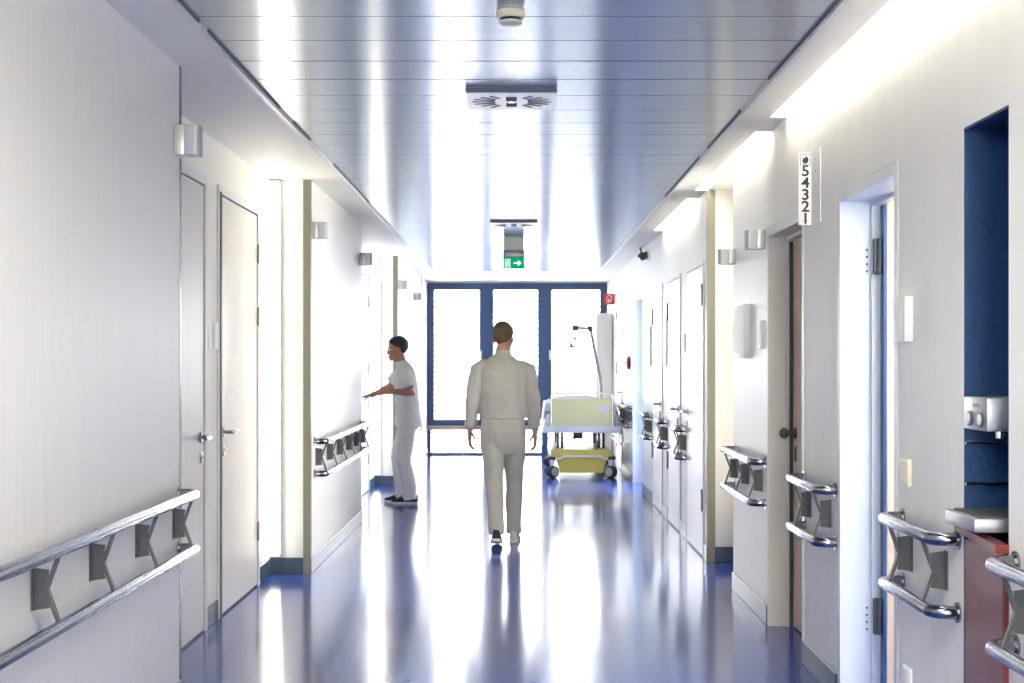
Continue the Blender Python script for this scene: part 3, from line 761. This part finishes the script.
# lifting pole with triangle grip
lp = obj('lifting_pole', MB().tube([(1.13, 19.62, .55), (1.13, 19.62, 1.05), (1.12, 19.6, 1.2), (.975, 19.3, 1.85), (.965, 19.27, 1.88), (.94, 19.2, 1.885), (.72, 18.9, 1.885)], .021), M['steel'], bed, smooth=True)
obj('pole_clamp', MB().box(.71, .79, 18.88, 19.0, 1.845, 1.92, .008).box(.93, .99, 19.18, 19.28, 1.84, 1.92, .008), M['navy'], bed, smooth=True)
obj('grab_strap', MB().tube([(.75, 18.93, 1.85), (.75, 18.93, 1.72)], .008).tube([(.82, 18.97, 1.85), (.87, 18.97, 1.66), (.85, 18.97, 1.57), (.80, 18.97, 1.55), (.76, 18.95, 1.60)], .007), M['hub'], bed, smooth=True)
obj('grab_handle', MB().tube([(.68, 18.93, 1.63), (.75, 18.93, 1.77), (.82, 18.93, 1.63), (.68, 18.93, 1.63)], .018), M['navy'], bed, smooth=True)
# bedding on the bed
def rumple(mb, amp, sc, cuts=0):
    for v in mb.bm.verts:
        v.co += Vector(noise.noise_vector(v.co * sc)) * amp
    return mb
dv = MB().box(bx - .475, bx + .47, 17.6, 18.9, .801, .92, .05, 4)
bmesh.ops.subdivide_edges(dv.bm, edges=dv.bm.edges[:], cuts=5, use_grid_fill=True)
for v in dv.bm.verts:
    if abs(v.co.x - bx) > .443: v.co.z -= 5 * (abs(v.co.x - bx) - .443)
rumple(dv, .02, 4.0)
for v in dv.bm.verts:
    if v.co.z < .803 and abs(v.co.x - bx) < .44: v.co.z = .803
tag(obj('duvet', dv, M['sheet'], smooth='all'), 'white rumpled duvet lying on the hospital bed', 'duvet')
pw = MB().ell((bx, 19.3, .90), (.36, .22, .085), u=28, v=16); rumple(pw, .012, 6)
tag(obj('pillow', pw, M['sheet'], smooth='all'), 'white pillow at the far end of the hospital bed', 'pillow')

# ------------------------------------------------------------------ people
def hand(mb, wrist, d, palm, thumb, curl=.5, sc=1.0):
    """wrist point, d: direction of fingers, palm: palm-facing normal, thumb: side the thumb leaves from"""
    w = Vector(wrist); d = Vector(d).normalized(); th = Vector(thumb); th = (th - d * th.dot(d)).normalized()
    pn = d.cross(th).normalized()
    if pn.dot(Vector(palm)) < 0: pn = -pn
    L = .092 * sc
    mb.loft([w - d * .01, w + d * .025 * sc, w + d * .06 * sc, w + d * L], [(.026 * sc, .019 * sc), (.034 * sc, .017 * sc), (.041 * sc, .015 * sc), (.038 * sc, .012 * sc)], ref=pn, n=12)
    for k, (off, ln) in enumerate(((.030, .072), (.010, .080), (-.010, .075), (-.029, .058))):
        p = w + d * (L - .004) + th * off * sc; cur = Vector(p); pts = [Vector(p)]; a = .15
        for seg in (.45, .32, .23):
            dir_ = (d * math.cos(a) + pn * math.sin(a)).normalized()
            cur = cur + dir_ * ln * seg * sc; pts.append(Vector(cur)); a += curl * 1.1
        mb.loft(pts, [.0095 * sc, .009 * sc, .0083 * sc, .0068 * sc], ref=th, n=8)
    p = w + d * .025 * sc + th * .030 * sc
    t1 = p + (d * .6 + th * .55 + pn * .35).normalized() * .035 * sc
    t2 = t1 + (d * .9 + th * .12 + pn * .35 * (1 + curl)).normalized() * .032 * sc
    t3 = t2 + (d * .9 + pn * .5 * curl).normalized() * .024 * sc
    mb.loft([p - th * .012 * sc, p, t1, t2, t3], [.015 * sc, .0145 * sc, .0115 * sc, .0105 * sc, .0082 * sc], ref=pn, n=8)

def head_xf(base, yaw, pitch):
    return Matrix.Translation(Vector(base)) @ Matrix.Rotation(yaw, 4, 'Z') @ Matrix.Rotation(pitch, 4, 'X')

def head_parts(mb, X):
    h = MB()
    h.ell((0, -.012, .148), (.076, .098, .092)).ell((0, .022, .095), (.063, .072, .085)).ell((0, .03, .045), (.052, .058, .045)).ell((0, .072, .022), (.024, .022, .02))
    h.loft([(0, .084, .125), (0, .094, .10), (0, .101, .078)], [.008, .011, .013], ref=(1, 0, 0), n=10)
    for s in (-1, 1):
        h.ell((s * .011, .094, .073), (.008, .01, .008))
        h.ell((s * .078, -.008, .100), (.011, .022, .034))
        h.ell((s * .032, .082, .133), (.022, .012, .007))
        h.ell((s * .035, .068, .085), (.022, .022, .016))
    h.ell((0, .090, .050), (.023, .012, .006)).ell((0, .088, .040), (.020, .013, .007))
    h.loft([(0, -.02, -.12), (0, -.018, -.04), (0, -.008, .03)], [(.066, .062), (.056, .058), (.056, .062)], ref=(0, 1, 0), n=16)
    h.xf(X)
    me = bpy.data.meshes.new('t'); h.bm.to_mesh(me); h.bm.free(); mb.bm.from_mesh(me); bpy.data.meshes.remove(me)

def hair_mesh(X, nape, slope, r=(.083, .106, .100), side=.0):
    h = MB(); h.ell((0, -.012, .148), r, u=40, v=28)
    dele = [v for v in h.bm.verts if v.co.z < nape + slope * max(0, (v.co.y + .085)) - .0]
    bmesh.ops.delete(h.bm, geom=dele, context='VERTS')
    for v in h.bm.verts:
        v.co += Vector(noise.noise_vector(v.co * 55)) * .004 + (v.co - Vector((0, -.01, .14))).normalized() * .003 * noise.noise(v.co * 26)
    geo = bmesh.ops.solidify(h.bm, geom=h.bm.faces[:], thickness=.014)
    h.xf(X); return h

def shoe(parent, heel, toe, lift_h, m, sole_m, w=.045):
    """heel/toe: ground points of the sole ends in parent space; lift_h: heel lift"""
    hl = Vector(heel) + Vector((0, 0, lift_h)); tp = Vector(toe); d = (tp - hl); L = d.length; d.normalize()
    side = Vector((d.y, -d.x, 0)).normalized(); up = side.cross(d).normalized()
    def ringpts(h0, wmul=1.0):
        out = []
        for t_, ww in ((0, .55), (.06, .75), (.25, .74), (.5, .88), (.7, 1.0), (.85, .9), (.96, .55), (1.0, .2)):
            out.append((t_, ww * w * wmul))
        return [hl + d * (L * t_) + side * q + up * h0 for t_, q in out] + [hl + d * (L * t_) - side * q + up * h0 for t_, q in out[::-1]]
    def slab(h0, h1, w0, w1, prof=None):
        mb = MB(); A = ringpts(h0, w0); B = ringpts(h1, w1)
        if prof:
            n = len(B) // 2
            for i in range(len(B)):
                t_ = (i if i < n else len(B) - 1 - i); B[i] = B[i] + up * prof[t_]
        va = [mb.bm.verts.new(p) for p in A]; vb = [mb.bm.verts.new(p) for p in B]; n = len(A)
        mb.bm.faces.new(va); mb.bm.faces.new(vb[::-1])
        for i in range(n): mb.bm.faces.new((va[i], vb[i], vb[(i + 1) % n], va[(i + 1) % n]))
        return mb
    up_ = slab(.022, .05, 1.0, .66, [.035, .045, .05, .03, .012, .0, -.005, -.012])
    s = obj('shoe', baked(up_, .006, 3), M[m], parent, smooth='all', local=True)
    obj('sole', slab(0, .0225, .96, 1.05), M[sole_m], s, local=True)
    return s

def person(name, loc, rz, label, P):
    r = root(name, loc, label, 'person', None, None, rz)
    J = P['J']; X = head_xf(J['head'], *P['turn'])
    V = Vector
    # continuous body
    b = MB(); head_parts(b, X)
    tr = P['torso']
    b.loft([V(c) for c, _ in tr], [(a * .86, d * .86) for _, (a, d) in tr], ref=(0, 1, 0), n=20)
    for s in ('l', 'r'):
        sh, el, wr = V(J[s + 'sh']), V(J[s + 'el']), V(J[s + 'wr'])
        b.loft([V((sh.x * .6, sh.y, sh.z - .045)), V((sh.x * .88, sh.y, sh.z - .04)), sh.lerp(el, .3), sh.lerp(el, .8), el, el.lerp(wr, .3), wr.lerp(el, .1), wr], [.04, .045, .046, .040, .038, .039, .028, .026], ref=(0, 0, 1), n=14)
        hd = P['hand_' + s]; hand(b, wr, hd['d'], hd['palm'], hd['thumb'], hd['curl'], P.get('hsc', 1))
        hp, kn, an = V(J[s + 'hp']), V(J[s + 'kn']), V(J[s + 'an'])
        b.loft([hp, hp.lerp(kn, .35), hp.lerp(kn, .85), kn, kn.lerp(an, .3), kn.lerp(an, .85), an], [.085, .078, .056, .054, .055, .037, .036], ref=(0, 1, 0), n=14)
        ft = V(J[s + 'toe']); 
        b.loft([an, an.lerp(ft, .5) + V((0, 0, .005)), ft], [.036, .034, .02], ref=(0, 0, 1), n=10)
    obj('body', baked(b, .0045, 3), P['skin'], r, smooth='all', local=True)
    # eyes
    for s in (-1, 1):
        e = MB().ell((s * .031, .080, .113), (.013, .0115, .009)).xf(X); ob = obj('eye', e, M['eyew'], r, smooth='all', local=True)
        obj('iris', MB().ell((s * .031, .0895, .113), (.0055, .003, .0055)).xf(X), M['black'], ob, smooth='all', local=True)
    obj('hair', hair_mesh(X, *P['hair']), P['hairm'], r, smooth='all', local=True)
    # tunic
    c = MB(); tu = P['tunic']
    c.loft([V(q) for q, _ in tu], [k for _, k in tu], ref=(0, 1, 0), n=24, cap=False)
    for s in ('l', 'r'):
        sh, el, wr = V(J[s + 'sh']), V(J[s + 'el']), V(J[s + 'wr'])
        pts = [V((sh.x * .5, sh.y, sh.z - .045)), V((sh.x * .84, sh.y, sh.z - .030)), sh.lerp(el, .16), sh.lerp(el, .42), sh.lerp(el, .75)]; rr = [.055, .066, .068, .066, .062]
        if P['long']:
            pts += [el, el.lerp(wr, .4), el.lerp(wr, .88)]; rr += [.059, .054, .047]
        else:
            rr = [.05, .06, .064, .067, .072]
        c.loft(pts, rr, ref=(0, 1, .1), n=16, cap=False)
    cm = baked(c, .008, 9)
    for v in cm.bm.verts:
        f = noise.noise(V((v.co.x * 9, v.co.y * 9, v.co.z * 10))) * .011 + noise.noise(V((v.co.x * 22, v.co.y * 22, v.co.z * 11))) * .004
        nn = v.normal if v.normal.length > 0 else V((0, 0, 0)); v.co += nn * f
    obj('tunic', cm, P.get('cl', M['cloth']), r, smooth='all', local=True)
    ck = V(P['collar']); col = MB()
    col.loft([ck, ck + V((0, .004, .018)), ck + V((0, .008, .036))], [(.070, .068), (.066, .066), (.0635, .0655)], ref=(0, 1, 0), n=20, cap=False)
    obj('collar', col, P.get('cl', M['cloth']), r, smooth='all', local=True)
    # trousers
    q = MB(); pv = P['pelvis']
    q.loft([V(a) for a, _ in pv], [k for _, k in pv], ref=(0, 1, 0), n=24)
    for s in ('l', 'r'):
        hp, kn, an = V(J[s + 'hp']), V(J[s + 'kn']), V(J[s + 'an'])
        q.loft([hp + V((0, 0, .02)), hp.lerp(kn, .3), hp.lerp(kn, .7), kn, kn.lerp(an, .4), kn.lerp(an, .8), an + V((0, 0, P['hem']))], P['leg'], ref=(0, 1, 0), n=18, cap=False)
    qm = baked(q, .008, 14)
    for v in qm.bm.verts:
        f = noise.noise(V((v.co.x * 10, v.co.y * 10, v.co.z * 7 + 4))) * .011 + noise.noise(V((v.co.x * 24, v.co.y * 24, v.co.z * 14))) * .003
        v.co += v.normal * f
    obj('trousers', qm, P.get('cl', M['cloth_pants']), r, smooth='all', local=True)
    for s in ('l', 'r'):
        shoe(r, *P['shoe_' + s])
    return r

# person walking away (faces +y, left side is -x)
man = dict(
    J=dict(head=(0, .045, 1.505), lsh=(-.185, .0, 1.415), lel=(-.238, -.03, 1.13), lwr=(-.262, .045, .895),
           rsh=(.185, .0, 1.415), rel=(.232, -.03, 1.13), rwr=(.252, .03, .885),
           lhp=(-.088, .0, .90), lkn=(-.068, .0, .485), lan=(-.048, -.16, .125), ltoe=(-.045, -.01, .045),
           rhp=(.088, .01, .90), rkn=(.085, .15, .495), ran=(.085, .17, .10), rtoe=(.09, .33, .04)),
    turn=(-.38, -.06), skin=M['skin'], hairm=M['hair'], hair=(.045, .95), long=True, hsc=1.0,
    torso=[((0, 0, .86), (.165, .11)), ((0, 0, 1.0), (.155, .105)), ((0, -.005, 1.15), (.155, .105)), ((0, -.005, 1.30), (.175, .115)), ((0, 0, 1.40), (.165, .095)), ((0, .01, 1.46), (.09, .065)), ((0, .02, 1.50), (.055, .055))],
    tunic=[((0, 0, .985), (.182, .128)), ((0, 0, 1.03), (.18, .126)), ((0, -.005, 1.12), (.178, .128)), ((0, -.008, 1.25), (.187, .132)), ((0, -.008, 1.35), (.195, .128)), ((0, 0, 1.415), (.165, .102)), ((0, .006, 1.452), (.112, .082)), ((0, .015, 1.495), (.066, .066))],
    collar=(0, .014, 1.475),
    pelvis=[((0, 0, 1.03), (.165, .115)), ((0, 0, .95), (.175, .125)), ((0, -.005, .88), (.178, .125)), ((0, 0, .80), (.165, .11)), ((0, 0, .74), (.13, .08))],
    leg=[.094, .093, .082, .073, .068, .062, .063], hem=-.03,
    hand_l=dict(d=(-.02, .12, -1), palm=(1, 0, 0), thumb=(.2, 1, .1), curl=.45), hand_r=dict(d=(.02, .1, -1), palm=(-1, 0, 0), thumb=(-.2, 1, .1), curl=.45),
    shoe_l=((-.05, -.235, 0), (-.045, .05, 0), .055, 'shoe', 'sole', .047), shoe_r=((.085, .10, 0), (.095, .385, 0), 0.0, 'shoew', 'sole', .047))
person('person', (-.125, 11.13, 0), 0, 'person in a white long sleeved uniform walking away down the corridor', man)

# person in profile at the left door (canonical pose faces +y; turned to face -x)
nurse = dict(
    J=dict(head=(0, .085, 1.450), lsh=(-.17, .03, 1.36), lel=(-.215, -.07, 1.125), lwr=(-.11, .145, 1.135),
           rsh=(.17, .05, 1.36), rel=(.20, .20, 1.16), rwr=(.17, .375, 1.09),
           lhp=(-.085, -.01, .86), lkn=(-.085, .03, .46), lan=(-.085, -.04, .085), ltoe=(-.085, .10, .035),
           rhp=(.085, -.01, .86), rkn=(.09, .10, .46), ran=(.09, .04, .085), rtoe=(.09, .19, .035)),
    turn=(.12, -.12), cl=M['cloth_b'], skin=M['skin2'], hairm=M['hair2'], hair=(.03, .92), long=False, hsc=.92,
    torso=[((0, -.01, .82), (.155, .115)), ((0, -.005, .96), (.14, .10)), ((0, .005, 1.10), (.14, .098)), ((0, .02, 1.25), (.16, .108)), ((0, .035, 1.34), (.15, .092)), ((0, .05, 1.41), (.08, .06)), ((0, .06, 1.45), (.05, .05))],
    tunic=[((0, -.015, .77), (.185, .135)), ((0, -.012, .85), (.18, .134)), ((0, -.005, .98), (.165, .122)), ((0, .005, 1.10), (.165, .12)), ((0, .02, 1.24), (.175, .125)), ((0, .03, 1.33), (.170, .112)), ((0, .042, 1.385), (.115, .085)), ((0, .055, 1.425), (.064, .062))],
    collar=(0, .054, 1.405),
    pelvis=[((0, -.01, 1.0), (.15, .105)), ((0, -.012, .90), (.168, .122)), ((0, -.015, .83), (.168, .122)), ((0, -.01, .77), (.13, .10))],
    leg=[.090, .090, .084, .078, .074, .074, .080], hem=-.045,
    hand_l=dict(d=(.35, 1, .1), palm=(.9, -.3, 0), thumb=(0, .1, 1), curl=.6), hand_r=dict(d=(-.05, 1, -.18), palm=(0, -.1, -1), thumb=(-1, .2, 0), curl=.55),
    shoe_l=((-.085, -.115, 0), (-.085, .15, 0), 0.0, 'shoe', 'sole', .044), shoe_r=((.09, -.03, 0), (.09, .24, 0), 0.0, 'shoe', 'sole', .044))
person('person', (-1.134, 14.42, 0), PI / 2, 'dark haired person in white short sleeves reaching for the left door', nurse)

# ------------------------------------------------------------------ light
w = bpy.data.worlds.new('world'); scene.world = w; w.use_nodes = True
bg = w.node_tree.nodes['Background']; bg.inputs['Color'].default_value = (.985, .985, 1.0, 1); bg.inputs['Strength'].default_value = 9.0

def area(name, loc, rot, sx, sy, power, col, portal=False, spread=180):
    l = bpy.data.lights.new(name, 'AREA'); l.shape = 'RECTANGLE'; l.size = sx; l.size_y = sy; l.energy = power; l.color = col
    l.spread = math.radians(spread)
    if portal: l.cycles.is_portal = True
    o = bpy.data.objects.new(name, l); COL.objects.link(o); o.location = loc; o.rotation_euler = rot
    o['kind'] = 'helper'
    return o
area('sky_portal', (-.03, YEND + .30, 1.33), (-PI / 2, 0, 0), 2.8, 2.7, 1, (1, 1, 1), True)
# added fill behind the camera, no window there; daylight from the room behind the open door
area('rear_fill', (0, YBACK + .1, 1.45), (PI / 2, 0, 0), 2.3, 2.1, 150, (1, .96, .88))
area('room_daylight', (4.4, 6.3, 1.5), (0, PI / 2, 0), 1.8, 2.0, 12, (.45, .68, 1))
area('alcove_fill', (2.25, 9.56, 1.5), (0, PI / 2, 0), 2.0, .9, 16, (1, .96, .88), spread=95)  # added fill in the closed alcove, brightens the middle left wall
area('far_room_daylight', (3.1, 16.15, 1.45), (0, PI / 2, 0), 2.0, 1.3, 60, (.80, .90, 1), spread=120)

# ------------------------------------------------------------------ camera
cam = bpy.data.cameras.new('camera'); co = bpy.data.objects.new('camera', cam); COL.objects.link(co)
cam.sensor_width = 36; cam.lens = 50; cam.shift_x = -7 / 1024; cam.shift_y = 20.5 / 1024
co.location = (0, 0, 1.43); co.rotation_euler = (PI / 2, 0, 0); cam.clip_start = .05
scene.camera = co

scene.view_settings.view_transform = 'Standard'; scene.view_settings.look = 'None'
scene.view_settings.exposure = 1.42; scene.view_settings.gamma = 1.0; scene.view_settings.use_curve_mapping = False
cy = scene.cycles
cy.use_denoising = True; cy.max_bounces = 12; cy.diffuse_bounces = 8; cy.glossy_bounces = 6; cy.transparent_max_bounces = 12
cy.caustics_reflective = False; cy.caustics_refractive = False; cy.sample_clamp_indirect = 6
